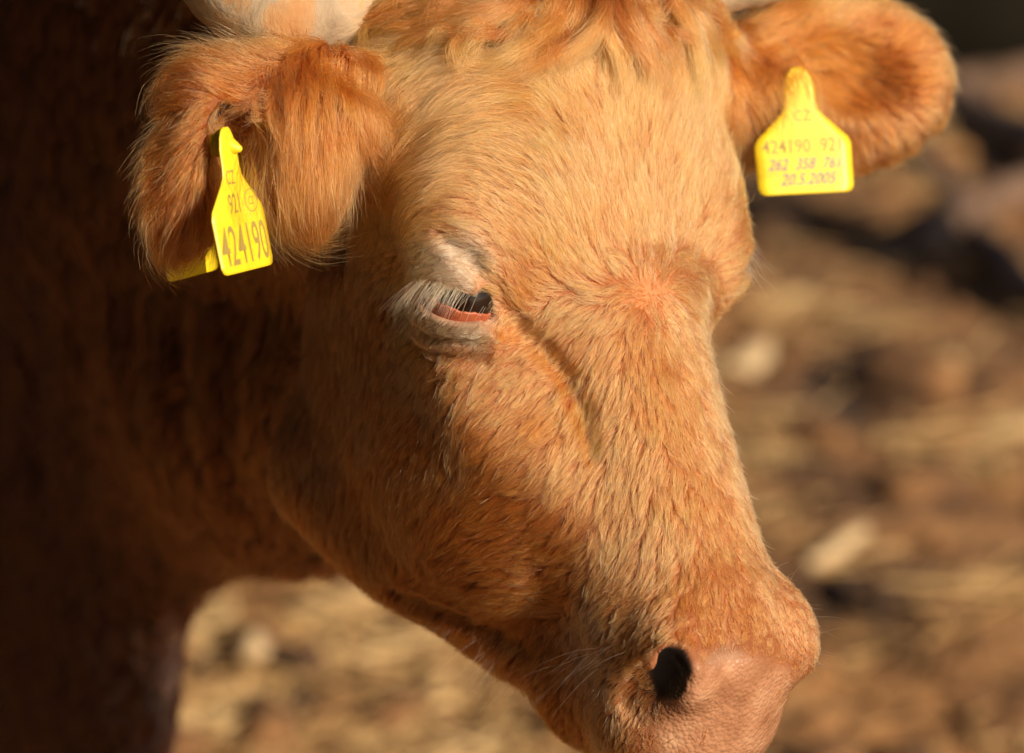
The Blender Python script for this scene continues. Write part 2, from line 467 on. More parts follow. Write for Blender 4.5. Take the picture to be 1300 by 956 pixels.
EARR = [
 (910, 60, .2, .6, 16, .4, ORG_), (930, 110, .3, .9, 20, .4, ORG_), (930, 160, .4, .9, 18, .4, TAN), (980, 40, .5, -.5, 18, .4, ORG_),
 (980, 100, .5, .8, 26, .4, ORG_), (1000, 160, .3, .9, 22, .4, ORG_), (1050, 20, .6, -.7, 16, .5, TAN), (1120, 5, .6, -.8, 15, .5, TAN),
 (1170, 30, .9, -.4, 14, .6, TAN), (1195, 90, 1, .1, 14, .6, TAN), (1190, 140, .8, .6, 15, .6, TAN), (1150, 180, .4, .9, 16, .5, TAN),
 (1090, 205, .1, 1, 18, .5, TAN), (1040, 190, .1, 1, 18, .5, ORG_), (1050, 70, .8, .2, 22, .4, ORG_), (1100, 60, .8, -.1, 12, .3, RED),
 (1080, 110, .7, .5, 13, .3, RED), (1130, 110, .9, .2, 9, .3, DEEP), (1100, 150, .5, .8, 14, .35, RED), (1100, 90, .9, .1, 8, .25, DEEP), (1075, 85, .8, .1, 12, .3, RED), (1140, 60, .8, -.3, 14, .4, ORG_),
 (1160, 100, .9, .1, 13, .4, ORG_), (1010, 60, .8, -.2, 24, .4, ORG_),
]
def field(tab):
    T = np.array([r[:6] for r in tab], float)
    d = T[:, 2:4]; d = d / np.linalg.norm(d, axis=1, keepdims=True)
    c = COLS[[r[6] for r in tab]]
    return T[:, :2], np.concatenate([d, T[:, 4:6], c], 1)
FLD = [field(FACE), field(EARL), field(EARR)]
def evalf(tab, X, soft=6.0, pw=1.7):
    ctr, val = tab
    out = np.empty((len(X), val.shape[1]))
    for i in range(0, len(X), 60000):
        S = X[i:i + 60000]
        d2 = ((S[:, None, :] - ctr[None]) ** 2).sum(2) + soft ** 2
        w = d2 ** -pw; w /= w.sum(1, keepdims=True)
        out[i:i + 60000] = w @ val
    return out
WH = np.array([825., 370.])
def region(P):
    dl = sdf(P, PR[E0:E1]); dr = sdf(P, PR[E1:E2]); dh = sdf(P, PR[:NB]); db = sdf(P, PR[NB:NE])
    r = np.zeros(len(P), int)
    r[(dl < dh) & (dl < db)] = 1
    r[(dr < dh) & (dr < db)] = 2
    r[(db < dh - .004) & (db < dl) & (db < dr)] = 3
    return r
def wob(P, f, s=0.0):
    """cheap smooth vector noise"""
    a = P * f + s
    return np.stack([np.sin(a[:, 1] * 1.3 + 2 * np.sin(a[:, 2] * .9)), np.sin(a[:, 2] * 1.1 + 2 * np.sin(a[:, 0] * 1.2)), np.sin(a[:, 0] * 1.2 + 2 * np.sin(a[:, 1] * .8))], 1)
def coat(P, reg):
    """world direction, length, lift, colour at surface points"""
    x, y, t = to_pix(P)
    X = np.stack([x, y], 1)
    out = np.zeros((len(P), 7))
    for k in (0, 1, 2):
        m = reg == k
        if m.any(): out[m] = evalf(FLD[k], X[m])
    m = reg == 0
    if m.any():
        v = X[m] - WH; r = np.linalg.norm(v, axis=1) + 1e-6
        w = np.exp(-(r / 38) ** 2)[:, None]
        out[m, 2] *= .40 + .60 * (1 - np.exp(-(r / 26) ** 2))
        out[m, :2] = out[m, :2] * (1 - w) + v / r[:, None] * w
    pr_ = np.sqrt(((x - 938) / 98) ** 2 + ((y - 930) / 88) ** 2)
    out[:, 2] *= np.where((reg == 0) & (x > 700), np.clip((pr_ - .95) / .5, .25, 1), 1)
    D = out[:, :1] * RT - out[:, 1:2] * UP
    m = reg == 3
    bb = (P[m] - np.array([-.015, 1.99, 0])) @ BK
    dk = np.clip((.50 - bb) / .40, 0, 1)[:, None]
    out[m, 2] = 16; out[m, 3] = .25; out[m, 4:7] = COLS[ORG_] * (np.array([.085, .105, .18]) * (1 - dk) + np.array([.40, .44, .50]) * dk)  # fur darkened away from the head: shade painted into the neck colour
    D[m] = np.array([-.25, .1, -1.0])
    # far side of the head: down the face and back
    nrm = np.linalg.norm(D, axis=1, keepdims=True)
    D = D / (nrm + 1e-6)
    return D, out[:, 2] * .001, out[:, 3], out[:, 4:7]

cow = empty('cow', (sh[0], sh[1], 0))
tag(cow, 'orange brown horned cow turning its lowered head towards the sun, yellow tags in its ears', 'cow')
cow_inv = Matrix.Translation(-Vector(cow.location))
def adopt(o, p=cow):
    o.parent = p
    o.matrix_parent_inverse = p.matrix_world.inverted() if p is not cow else cow_inv
    return o
# vertex attributes of the hide
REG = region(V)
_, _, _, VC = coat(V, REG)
VX, VY, VT = to_pix(V)
vn = grad(V)
padm = np.clip(1.20 - np.sqrt(((VX - 938) / 98) ** 2 + ((VY - 930) / 88) ** 2), 0, .25) / .25
padr = np.sqrt(((VX - 938) / 98) ** 2 + ((VY - 930) / 88) ** 2) + 9 * (REG != 0) + 9 * (VX < 700)
lv = (V - ORG) @ HM.T * 100
padm = padm * (lv[:, 1] > 14) * (REG == 0)
eyed = np.minimum(np.linalg.norm(V - EYE0, axis=1), np.linalg.norm(V - EYE1, axis=1))
body = mk_mesh('body', V, Q)
me = body.data
a = me.attributes.new('coat', 'FLOAT_COLOR', 'POINT')
a.data.foreach_set('color', np.concatenate([VC * (.33 + .03 * np.exp(-((VX - 825) ** 2 + (VY - 370) ** 2) / 45 ** 2) * (REG == 0))[:, None] * (1 + np.array([.5, .8, 1.2]) * np.exp(-((VX - 825) ** 2 + (VY - 370) ** 2) / 30 ** 2)[:, None] * (REG == 0)[:, None]) * np.where((np.abs(prim(PR[EC], V)[0]) < .0012) & (REG == 1), .12, 1)[:, None], np.ones((len(V), 1))], 1).astype(np.float32).ravel())  # skin darkened between hairs and more in the ear slit: painted shade
a = me.attributes.new('pad', 'FLOAT', 'POINT'); a.data.foreach_set('value', padm.astype(np.float32))
lidm = np.clip((.0236 - eyed) / .003, 0, 1)
nosm = np.clip((.0012 - np.abs(prim(PR[CUT[2]], V)[0])) / .0006, 0, 1) * np.clip((np.linalg.norm(V - PR[CUT[2]][1], axis=1) * -1 + .03) / .01, 0, 1)
a = me.attributes.new('nostril', 'FLOAT', 'POINT'); a.data.foreach_set('value', nosm.astype(np.float32))
a = me.attributes.new('lid', 'FLOAT', 'POINT'); a.data.foreach_set('value', lidm.astype(np.float32))
m_skin, nt, b = mat('hide')
at = N(nt, 'ShaderNodeAttribute', attribute_name='coat')
pd = N(nt, 'ShaderNodeAttribute', attribute_name='pad')
ld = N(nt, 'ShaderNodeAttribute', attribute_name='lid')
tc = N(nt, 'ShaderNodeTexCoord')
no = N(nt, 'ShaderNodeTexNoise', Scale=60., Detail=6.); nt.links.new(tc.outputs['Object'], no.inputs['Vector'])
pc = ramp(nt, no.outputs[0], [(.3, (.27, .115, .055)), (.55, (.40, .19, .10)), (.75, (.50, .28, .16))])
mx = N(nt, 'ShaderNodeMix', data_type='RGBA'); nt.links.new(pd.outputs['Fac'], mx.inputs[0]); nt.links.new(at.outputs[0], mx.inputs[6]); nt.links.new(pc, mx.inputs[7])
mx2 = N(nt, 'ShaderNodeMix', data_type='RGBA'); nt.links.new(ld.outputs['Fac'], mx2.inputs[0]); nt.links.new(mx.outputs[2], mx2.inputs[6]); mx2.inputs[7].default_value = (.42, .22, .14, 1)
nd = N(nt, 'ShaderNodeAttribute', attribute_name='nostril')
mx3 = N(nt, 'ShaderNodeMix', data_type='RGBA'); nt.links.new(nd.outputs['Fac'], mx3.inputs[0]); nt.links.new(mx2.outputs[2], mx3.inputs[6]); mx3.inputs[7].default_value = (.012, .005, .004, 1)  # dark mucosa, blackened further to paint the shade of the hollow
nt.links.new(mx3.outputs[2], b.inputs['Base Color'])
rr = N(nt, 'ShaderNodeMapRange', **{'To_Min': .85, 'To_Max': .22}); nt.links.new(pd.outputs['Fac'], rr.inputs[0]); nt.links.new(rr.outputs[0], b.inputs['Roughness'])
vo = N(nt, 'ShaderNodeTexVoronoi', Scale=420.); nt.links.new(tc.outputs['Object'], vo.inputs['Vector'])
inv = N(nt, 'ShaderNodeMath', operation='SUBTRACT'); inv.inputs[0].default_value = 1; nt.links.new(vo.outputs['Distance'], inv.inputs[1])
mu = N(nt, 'ShaderNodeMath', operation='MULTIPLY'); nt.links.new(inv.outputs[0], mu.inputs[0]); nt.links.new(pd.outputs['Fac'], mu.inputs[1])
bu = N(nt, 'ShaderNodeBump', Strength=.7, Distance=.0010); nt.links.new(mu.outputs[0], bu.inputs['Height']); nt.links.new(bu.outputs[0], b.inputs['Normal'])
b.inputs['Subsurface Weight'].default_value = .0
me.materials.append(m_skin)
adopt(body)

# ------------------------------------------------------------------ fur
m_fur = bpy.data.materials.new('fur'); m_fur.use_nodes = True
nt = m_fur.node_tree; nt.nodes.remove(nt.nodes['Principled BSDF'])
hb = nt.nodes.new('ShaderNodeBsdfHairPrincipled'); hb.model = 'CHIANG'; hb.parametrization = 'COLOR'
hb.inputs['Roughness'].default_value = .38; hb.inputs['Radial Roughness'].default_value = .7
hb.inputs['Coat'].default_value = 0.0; hb.inputs['IOR'].default_value = 1.45
at = N(nt, 'ShaderNodeAttribute', attribute_name='tint')
ci = nt.nodes.new('ShaderNodeHairInfo')
mr = N(nt, 'ShaderNodeMapRange', **{'To_Min': .31, 'To_Max': 1.12}); nt.links.new(ci.outputs['Intercept'], mr.inputs[0])  # natural darker roots, deepened to paint shaded gaps between hairs
vm = N(nt, 'ShaderNodeVectorMath', operation='SCALE'); nt.links.new(at.outputs['Vector'], vm.inputs[0]); nt.links.new(mr.outputs[0], vm.inputs['Scale'])
nt.links.new(vm.outputs[0], hb.inputs['Color'])
nt.links.new(hb.outputs[0], nt.nodes['Material Output'].inputs[0])

def mk_fur(name, P, rad, col, parent=None, kind='stuff', mat_=None):
    """P: strands x points x 3"""
    n, k = P.shape[:2]
    hc = bpy.data.hair_curves.new(name)
    hc.add_curves([k] * n)
    hc.attributes['position'].data.foreach_set('vector', P.astype(np.float32).ravel())
    ra = hc.attributes.get('radius') or hc.attributes.new('radius', 'FLOAT', 'POINT')
    tp = np.linspace(0, 1, k); prof = (1 - .85 * tp ** 1.6)
    R_ = (np.broadcast_to(np.asarray(rad), (n,))[:, None] * prof[None]).astype(np.float32)
    ra.data.foreach_set('value', R_.ravel())
    ca = hc.attributes.new('tint', 'FLOAT_COLOR', 'CURVE')
    ca.data.foreach_set('color', np.concatenate([col, np.ones((n, 1))], 1).astype(np.float32).ravel())
    hc.materials.append(mat_ or m_fur)
    o = bpy.data.objects.new(name, hc); COL.objects.link(o)
    if kind: o['kind'] = kind
    if parent: adopt(o, parent)
    return o

A_, B_, C_, D_ = (V[Q[:, i]] for i in range(4))
area = .5 * np.linalg.norm(np.cross(C_ - A_, D_ - B_), axis=1)
qc = (A_ + B_ + C_ + D_) / 4
qn = np.cross(C_ - A_, D_ - B_); qn /= np.linalg.norm(qn, axis=1, keepdims=True) + 1e-12
if ((qn * grad(qc[:4000])[:1]).sum() if False else (qn[:4000] * grad(qc[:4000])).sum()) < 0: qn = -qn
qreg = REG[Q[:, 0]]
view = CAM - qc; view /= np.linalg.norm(view, axis=1, keepdims=True)
fac = (qn * view).sum(1)
vis = np.clip((fac + .45) / .4, .12, 1)
qx, qy, qt = to_pix(qc)
inside = (qx > -60) & (qx < 1360) & (qy > -80) & (qy < 1010)
dens = vis * np.where(inside, 1, .15)
dens *= 1 - np.clip((1.42 - padr[Q[:, 0]]) / .36, 0, 1) * (padm[Q[:, 0]] * .35 + .62)
dens *= np.array([1, 1.0, .8, .10])[qreg]
dens[(qreg == 3) & (~inside)] *= .1
# nothing grows in the eye openings and the nostril
for ci_ in CUT:
    dens[(np.abs(prim(PR[ci_], qc)[0]) < (.0026 if ci_ == CUT[2] else .0012)) & (np.linalg.norm(qc - PR[ci_][1], axis=1) < (.022 if ci_ == CUT[2] else .1))] = 0
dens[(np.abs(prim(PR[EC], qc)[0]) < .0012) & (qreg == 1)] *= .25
wq = area * dens

def sample(n, w):
    i = rng.choice(len(w), n, p=w / w.sum())
    u, v = rng.random(n)[:, None], rng.random(n)[:, None]
    P = (A_[i] * (1 - u) + B_[i] * u) * (1 - v) + (D_[i] * (1 - u) + C_[i] * u) * v
    return P, i

def grow(P, reg, nseg, ln_mul=1.0, curl=1.0, jit=.09):
    """guide strands that follow the surface and the flow"""
    n = len(P)
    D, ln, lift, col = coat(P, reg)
    ln = ln * ln_mul
    out = np.zeros((n, nseg + 1, 3)); out[:, 0] = P
    base = P.copy(); seg = (ln / nseg)[:, None]
    J = rng.normal(0, jit, (n, 3)) + wob(P, 50) * .14 + wob(P, 150, 3) * .05
    nor = grad(base)
    for s_ in range(nseg):
        if s_: D = coat(base, reg)[0]
        d = D + J
        d -= nor * (d * nor).sum(1, keepdims=True)
        dn = np.linalg.norm(d, axis=1, keepdims=True)
        d /= dn + 1e-6
        base = base + d * seg
        g = grad(base) if s_ % 2 == 0 else nor
        # long ear fringes hang free of the skin
        sd_ = sdf(base, near=True)
        base = base - g * np.clip(sd_, -.02, .02)[:, None]
        nor = g
        u = (s_ + 1) / nseg
        h = ln * lift * (u - .45 * u * u) * 1.1
        out[:, s_ + 1] = base + g * h[:, None]
    return out, col

def nearest(src, dst):
    from mathutils.kdtree import KDTree
    kd = KDTree(len(src))
    for i, p in enumerate(src.tolist()): kd.insert(p, i)
    kd.balance()
    f = kd.find
    return np.fromiter((f(p)[1] for p in dst.tolist()), int, len(dst))

def coat_of_hair(nstr, nguide, nclump, NP=6):
    Pg, ig = sample(nguide, wq)
    rg = qreg[ig]
    Gd, gc = grow(Pg, rg, NP - 1)
    print('guides', time.time() - T0)
    # larger tufts pull the guide tips together
    cl = rng.choice(nguide, nclump, replace=False)
    nc = cl[nearest(Pg[cl], Pg)]
    w = (np.linspace(0, 1, NP) ** 1.5)[None, :, None] * .62
    same = (rg == rg[nc])[:, None, None]
    Gd2 = Gd + np.where(same, w, 0) * (Gd[nc] - Gd + (Pg - Pg[nc])[:, None] * .35)
    P, i = sample(nstr, wq)
    rs = qreg[i]
    g = nearest(Pg, P)
    print('nearest', time.time() - T0)
    off = Gd2[g] - Gd2[g][:, :1]
    ls = np.clip(rng.normal(.92, .20, (nstr, 1, 1)), .35, 1.4)
    ls = ls * np.where(rg[g] == 1, rng.uniform(.5, 1.25, nguide)[g], rng.uniform(.8, 1.15, nguide)[g])[:, None, None]
    t = np.linspace(0, 1, NP)[None, :, None]
    free = P[:, None] + off * ls
    delta = (P - Pg[g])[:, None]
    cw = rng.uniform(.5, 1.0, (nguide,))[g][:, None, None]
    S = free - delta * cw * t ** 1.1
    S += rng.normal(0, 1, (nstr, 1, 3)) * t ** 1.3 * .09 * np.linalg.norm(off[:, -1:], axis=2, keepdims=True)
    S += rng.normal(0, .00018, (nstr, NP, 3)) * t
    far = (np.linalg.norm(delta, axis=2, keepdims=True) > .02)
    stray = rng.random(nstr) < np.array([.02, .07, .05, .02])[rs]
    S[stray] += (qn[i][stray][:, None] * t[0] ** 1.4 * rng.uniform(.1, .5, (stray.sum(), 1, 1)) * np.linalg.norm(off[stray][:, -1:], axis=2, keepdims=True))
    S[:, 0] -= qn[i] * .0006
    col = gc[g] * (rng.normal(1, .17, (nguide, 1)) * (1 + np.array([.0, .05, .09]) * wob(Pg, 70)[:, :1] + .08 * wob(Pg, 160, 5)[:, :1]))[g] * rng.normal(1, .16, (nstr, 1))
    col *= 1 + rng.normal(0, .03, (nstr, 3))
    return S, np.clip(col, .01, .92), rs

# ------------------------------------------------------------------ eyes
m_eye, nt, b = mat('eyeball_dark')
b.inputs['Base Color'].default_value = (.014, .006, .003, 1); b.inputs['Roughness'].default_value = .11; b.inputs['Specular IOR Level'].default_value = .5
m_conj, nt, b = mat('wet_eyelid_lining')
tc = N(nt, 'ShaderNodeTexCoord'); no = N(nt, 'ShaderNodeTexNoise', Scale=220., Detail=5.); nt.links.new(tc.outputs['Object'], no.inputs['Vector'])
nt.links.new(ramp(nt, no.outputs[0], [(.3, (.24, .045, .018)), (.7, (.40, .105, .040))]), b.inputs['Base Color'])
b.inputs['Roughness'].default_value = .45
bu = N(nt, 'ShaderNodeBump', Strength=.5, Distance=.0006); nt.links.new(no.outputs[0], bu.inputs['Height']); nt.links.new(bu.outputs[0], b.inputs['Normal'])
def sph(c, M, r, nu, nv, keep=None):
    Vs = []; F = []
    for j in range(nv + 1):
        for i in range(nu):
            th = math.pi * j / nv; ph = 2 * math.pi * i / nu
            v = np.array([math.sin(th) * math.cos(ph), math.sin(th) * math.sin(ph), math.cos(th)]) * r
            Vs.append(v)
    for j in range(nv):
        for i in range(nu):
            q4 = [j * nu + i, (j + 1) * nu + i, (j + 1) * nu + (i + 1) % nu, j * nu + (i + 1) % nu]
            if keep is None or all(keep(Vs[k_]) for k_ in q4): F.append(q4)
    return np.array([c + v @ M for v in Vs]), F
sgn = 1 if (EYM[1] @ UP) > 0 else -1
for c_, M_ in ((EYE0, EYM), (EYE1, EYM1)):
    Vs, F = sph(c_, M_, EYR, 48, 32); adopt(mk_mesh('eyeball', Vs, F, m_eye))
    Vs = []; F = []; nu_, nv_ = 60, 14; r_ = EYR + .0010
    for i in range(nu_ + 1):
        al = math.radians(-82 + 164 * i / nu_)
        top = -.0034 - .0016 * math.sin(al) + .0016 * abs(math.sin(al)) ** 3 + .0003 * math.sin(9 * al) + .0002 * math.sin(23 * al)
        for j in range(nv_ + 1):
            v_ = top * (1 - j / nv_) - .0125 * j / nv_
            rr_ = math.sqrt(max(r_ * r_ - v_ * v_, 0)) * (1 - .05 * (j == 0))
            Vs.append(c_ + (M_[0] * math.sin(al) + M_[2] * math.cos(al)) * rr_ + M_[1] * sgn * v_)
    for i in range(nu_):
        for j in range(nv_): F.append([i * (nv_ + 1) + j, i * (nv_ + 1) + j + 1, (i + 1) * (nv_ + 1) + j + 1, (i + 1) * (nv_ + 1) + j])
    adopt(mk_mesh('inner_eyelid', Vs, F, m_conj))

def lashes(c, M, n, up_=True):
    x = M[0]; u = M[1] * sgn; nn = M[2]
    a = np.where(rng.random(n) < .93, rng.uniform(-1.0, .42, n) , rng.uniform(.42, .85, n))
    e = np.sqrt(np.clip(1 - a * a, .02, 1)) * .0088
    us = (-.0020 + e + rng.uniform(.0002, .0022, n)) if up_ else (-.0020 - e - .0006)
    p = c + x * (.0248 * a)[:, None] + u * us[:, None] + nn * .05
    for _ in range(40): p = p - nn * (sdf(p) * .8)[:, None]
    ln = rng.uniform(.007, .0150, n) * (1 - .20 * a) * (1 if up_ else .35)
    dr = (-.80 if up_ else -.2) * u + nn * .62 - x * (.10 + .30 * np.maximum(-a, 0))[:, None] + rng.normal(0, .17, (n, 3))
    t = np.linspace(0, 1, 7)[None, :, None]
    return p[:, None] + dr[:, None] * ln[:, None, None] * t + (-u * .45 + nn * .05) * ln[:, None, None] * t * t

# ------------------------------------------------------------------ horns
m_horn, nt, b = mat('horn')
tc = N(nt, 'ShaderNodeTexCoord')
n1 = N(nt, 'ShaderNodeTexNoise', Scale=22., Detail=8., Roughness=.65, Distortion=.6); nt.links.new(tc.outputs['Object'], n1.inputs['Vector'])
n2 = N(nt, 'ShaderNodeTexNoise', Scale=120., Detail=6.); nt.links.new(tc.outputs['Object'], n2.inputs['Vector'])
c1 = ramp(nt, n1.outputs[0], [(.36, (.54, .29, .13)), (.47, (.54, .34, .18)), (.50, (.48, .37, .25)), (.68, (.30, .235, .165))])
mx = N(nt, 'ShaderNodeMix', data_type='RGBA', blend_type='MULTIPLY'); mx.inputs[0].default_value = .5
nt.links.new(c1, mx.inputs[6]); nt.links.new(ramp(nt, n2.outputs[0], [(.3, (.7, .65, .6)), (.7, (1, 1, 1))]), mx.inputs[7]); nt.links.new(mx.outputs[2], b.inputs['Base Color'])
b.inputs['Roughness'].default_value = .48
bu = N(nt, 'ShaderNodeBump', Strength=1., Distance=.004); nt.links.new(n1.outputs[0], bu.inputs['Height'])
bu2 = N(nt, 'ShaderNodeBump', Strength=.6, Distance=.0006); nt.links.new(n2.outputs[0], bu2.inputs['Height']); nt.links.new(bu.outputs[0], bu2.inputs['Normal']); nt.links.new(bu2.outputs[0], b.inputs['Normal'])
def catmull(P, n):
    P = np.array(P, float); P = np.vstack([2 * P[0] - P[1], P, 2 * P[-1] - P[-2]])
    out = []
    m = len(P) - 3
    for u in np.linspace(0, m - 1e-6, n):
        i = int(u); t = u - i
        a, b_, c, d = P[i:i + 4]
        out.append(.5 * ((2 * b_) + (-a + c) * t + (2 * a - 5 * b_ + 4 * c - d) * t * t + (-a + 3 * b_ - 3 * c + d) * t ** 3))
    return np.array(out)
def tube(path, rad, ns=24, rough=0.0, cap=True):
    T = np.gradient(path, axis=0); T /= np.linalg.norm(T, axis=1, keepdims=True)
    ref = np.array([.3, .2, .93]); Vs = []; F = []
    for i, p in enumerate(path):
        e1 = np.cross(T[i], ref); e1 /= np.linalg.norm(e1); e2 = np.cross(T[i], e1)
        for j in range(ns):
            a = 2 * math.pi * j / ns
            r = rad[i] * (1 + rough * math.sin(3 * a + i * .7) * math.sin(i * 1.7 + 2 * a))
            Vs.append(p + r * (math.cos(a) * e1 + math.sin(a) * e2))
    for i in range(len(path) - 1):
        for j in range(ns):
            F.append([i * ns + j, i * ns + (j + 1) % ns, (i + 1) * ns + (j + 1) % ns, (i + 1) * ns + j])
    if cap:
        F.append(list(range(ns))[::-1]); F.append(list(range((len(path) - 1) * ns, len(path) * ns)))
    return np.array(Vs), F
HP = [[(460, -20, -.10, .030), (394, -22, -.045, .043), (322, -55, -.02, .045), (250, -150, .0, .037), (190, -260, .01, .030), (170, -380, .005, .020), (195, -480, 0, .006)],
      [(870, -30, -.15, .026), (925, -46, -.165, .028), (985, -60, -.175, .027), (1060, -110, -.17, .023), (1110, -200, -.16, .018), (1120, -290, -.16, .012), (1100, -360, -.16, .004)]]
for hp in HP:
    cp = catmull([np.append(pix(x, y, t), r) for x, y, t, r in hp], 60)
    ringr = cp[:, 3] * (1 + .012 * np.sin(np.arange(60) * 1.9) + .010 * rng.normal(0, 1, 60))
    Vs, F = tube(cp[:, :3], ringr, 40, .012); adopt(mk_mesh('horn', Vs, F, m_horn))

# ------------------------------------------------------------------ ear tags
m_tag, nt, b = mat('yellow_plastic')
tc = N(nt, 'ShaderNodeTexCoord'); no = N(nt, 'ShaderNodeTexNoise', Scale=45., Detail=7., Roughness=.7); nt.links.new(tc.outputs['Object'], no.inputs['Vector'])
n3 = N(nt, 'ShaderNodeTexNoise', Scale=160., Detail=8., Roughness=.75, Distortion=1.0); nt.links.new(tc.outputs['Object'], n3.inputs['Vector'])
mx = N(nt, 'ShaderNodeMix', data_type='RGBA'); nt.links.new(ramp(nt, n3.outputs[0], [(.56, (0, 0, 0)), (.74, (.75, .75, .75))]), mx.inputs[0])
nt.links.new(ramp(nt, no.outputs[0], [(.30, (.62, .42, .012)), (.50, (.76, .56, .016)), (.8, (.80, .62, .03))]), mx.inputs[6]); mx.inputs[7].default_value = (.42, .26, .05, 1)
nt.links.new(mx.outputs[2], b.inputs['Base Color'])
b.inputs['Roughness'].default_value = .42; b.inputs['Subsurface Weight'].default_value = .15; b.inputs['Subsurface Radius'].default_value = (.01, .006, .001)
bu = N(nt, 'ShaderNodeBump', Strength=.25, Distance=.0004); nt.links.new(no.outputs[0], bu.inputs['Height']); nt.links.new(bu.outputs[0], b.inputs['Normal'])
m_print = simple('printed_lettering', (.30, .21, .045), .6)
m_ink = simple('handwritten_ink', (.09, .10, .20), .6)
def plate_outline():
    half = [(0, 0), (2.35, 0), (2.62, .10), (2.76, .38), (2.80, 2.9), (2.62, 3.30), (1.35, 4.55), (1.02, 4.95), (.92, 5.4), (.88, 6.4), (.70, 7.0), (.48, 7.35), (.25, 7.5), (0, 7.55)]
    half = [np.array(h) for h in half]
    return half[1:-1], np.array([[-h[0], h[1]] for h in half[1:-1]][::-1])
def plate(name, O, X, Y, parent, bend=0.0, hgt=1.0):
    Nn = np.cross(X, Y)
    r_, l_ = plate_outline(); r_ = np.array(r_)
    rows = []
    ys = sorted(set([float(y) for _, y in r_] + list(np.linspace(.4, 7.3, 22))))
    wv = np.interp(ys, r_[:, 1], r_[:, 0])
    wv[0] = 2.35
    nx = 11; Vs = []; F = []
    th = .075
    for side in (1, -1):
        for y, w in zip(ys, wv):
            for i in range(nx):
                x = (i / (nx - 1) * 2 - 1) * w
                edge = 1 if 0 < i < nx - 1 else .45
                z = side * th * edge + bend * (y / 7.5) ** 2 - .035 * x * x * bend
                Vs.append(O + .01 * (X * x + Y * y * hgt + Nn * z))
    m = len(ys) * nx
    for s_ in (0, 1):
        for j in range(len(ys) - 1):
            for i in range(nx - 1):
                q4 = [s_ * m + j * nx + i, s_ * m + j * nx + i + 1, s_ * m + (j + 1) * nx + i + 1, s_ * m + (j + 1) * nx + i]
                F.append(q4 if s_ == 0 else q4[::-1])
    loop = [j * nx for j in range(len(ys))][::-1] + list(range(1, nx)) + [j * nx + nx - 1 for j in range(1, len(ys))] + [(len(ys) - 1) * nx + i for i in range(nx - 2, 0, -1)]
    for a_, b_ in zip(loop, loop[1:] + loop[:1]): F.append([a_, a_ + m, b_ + m, b_])
    def at(x, y, z=0.0):
        return O + .01 * (X * x + Y * y * hgt + Nn * (th + z + bend * (y / 7.5) ** 2 - .035 * x * x * bend))
    o = mk_mesh(name, Vs, F, m_tag)
    return o, at
def text(name, body_, size, at, x, y, parent, mat_, sx=1.0, shear=0.0, rot=0.0):
    cu = bpy.data.curves.new(name, 'FONT'); cu.body = body_; cu.size = 1; cu.shear = shear; cu.align_x = 'CENTER'; cu.extrude = 0; cu.offset = .004; cu.resolution_u = 3
    to = bpy.data.objects.new(name, cu); COL.objects.link(to)
    dg = bpy.context.evaluated_depsgraph_get(); me_ = bpy.data.meshes.new_from_object(to.evaluated_get(dg))
    bpy.data.objects.remove(to)
    co = np.empty(len(me_.vertices) * 3); me_.vertices.foreach_get('co', co); co = co.reshape(-1, 3)
    c, s_ = math.cos(rot), math.sin(rot)
    pts = []
    for q_ in co:
        lx, ly = q_[0] * size * sx, q_[1] * size
        pts.append(at(x + lx * c - ly * s_, y + lx * s_ + ly * c, .012))
    me_.vertices.foreach_set('co', np.array(pts, np.float32).ravel()); me_.update()
    me_.materials.clear(); me_.materials.append(mat_)
    o = bpy.data.objects.new(name, me_); COL.objects.link(o)
    o.parent = parent; o.matrix_parent_inverse = parent.matrix_world.inverted()
    return o
def ring(name, at, x, y, rx, ry, w, parent, mat_, n=28):
    Vs = []; F = []
    for i in range(n):
        a = 2 * math.pi * i / n
        for k_ in (1, 1 - w): Vs.append(at(x + rx * k_ * math.cos(a), y + ry * k_ * math.sin(a), .012))
    for i in range(n): F.append([2 * i, 2 * ((i + 1) % n), 2 * ((i + 1) % n) + 1, 2 * i + 1])
    o = mk_mesh(name, Vs, F, mat_, smooth=False)
    o.parent = parent; o.matrix_parent_inverse = parent.matrix_world.inverted()
    return o
def ortho(X, Y):
    X = X / np.linalg.norm(X); Y = Y - X * (X @ Y); return X, Y / np.linalg.norm(Y)
def under(o, p):
    o.parent = p; o.matrix_parent_inverse = p.matrix_world.inverted(); return o
# left tag
X, Y = ortho(camvec(.41, .145, -.90), camvec(-.165, .98, .0))
O = pix(317, 343, .052)
t1 = empty('ear_tag', O); bpy.context.view_layer.update()
tag(t1, 'yellow ear tag printed 424190 in the shaggy ear below the horn', 'ear tag', 'yellow ear tags')
pl, at = plate('front_plate', O, X, Y, t1, .25, 1.0); under(pl, t1)
text('lettering', '424190', 2.95, at, .0, .42, pl, m_print, .56)
text('lettering', '921', 1.45, at, -.35, 3.05, pl, m_print, .62)
text('lettering', 'CZ', 1.05, at, -.35, 4.55, pl, m_print, .62)
ring('emblem_ring', at, 1.45, 3.55, .72, .62, .10, pl, m_print)
text('emblem', 'CZ', .62, at, 1.45, 3.33, pl, m_print, .8)
ca, cb = pix(277, 181, .050), pix(307, 190, .056)
cpth = np.array([ca + (cb - ca) * u for u in (-.25, 0, .02, .25, .6, .95, 1.0)])
Vs, F = tube(cpth, np.array([.0040, .0045, .0080, .0066, .0040, .0016, .0005]), 20); under(mk_mesh('stud', Vs, F, m_tag), t1)
pin = np.array([ca, pix(262, 180, .012), pix(246, 182, -.012)]); Vs, F = tube(pin, np.array([.003, .003, .003]), 12); under(mk_mesh('pin', Vs, F, m_tag), t1)
X, Y = ortho(camvec(.42, .16, -.88), camvec(-.02, 1, .05))
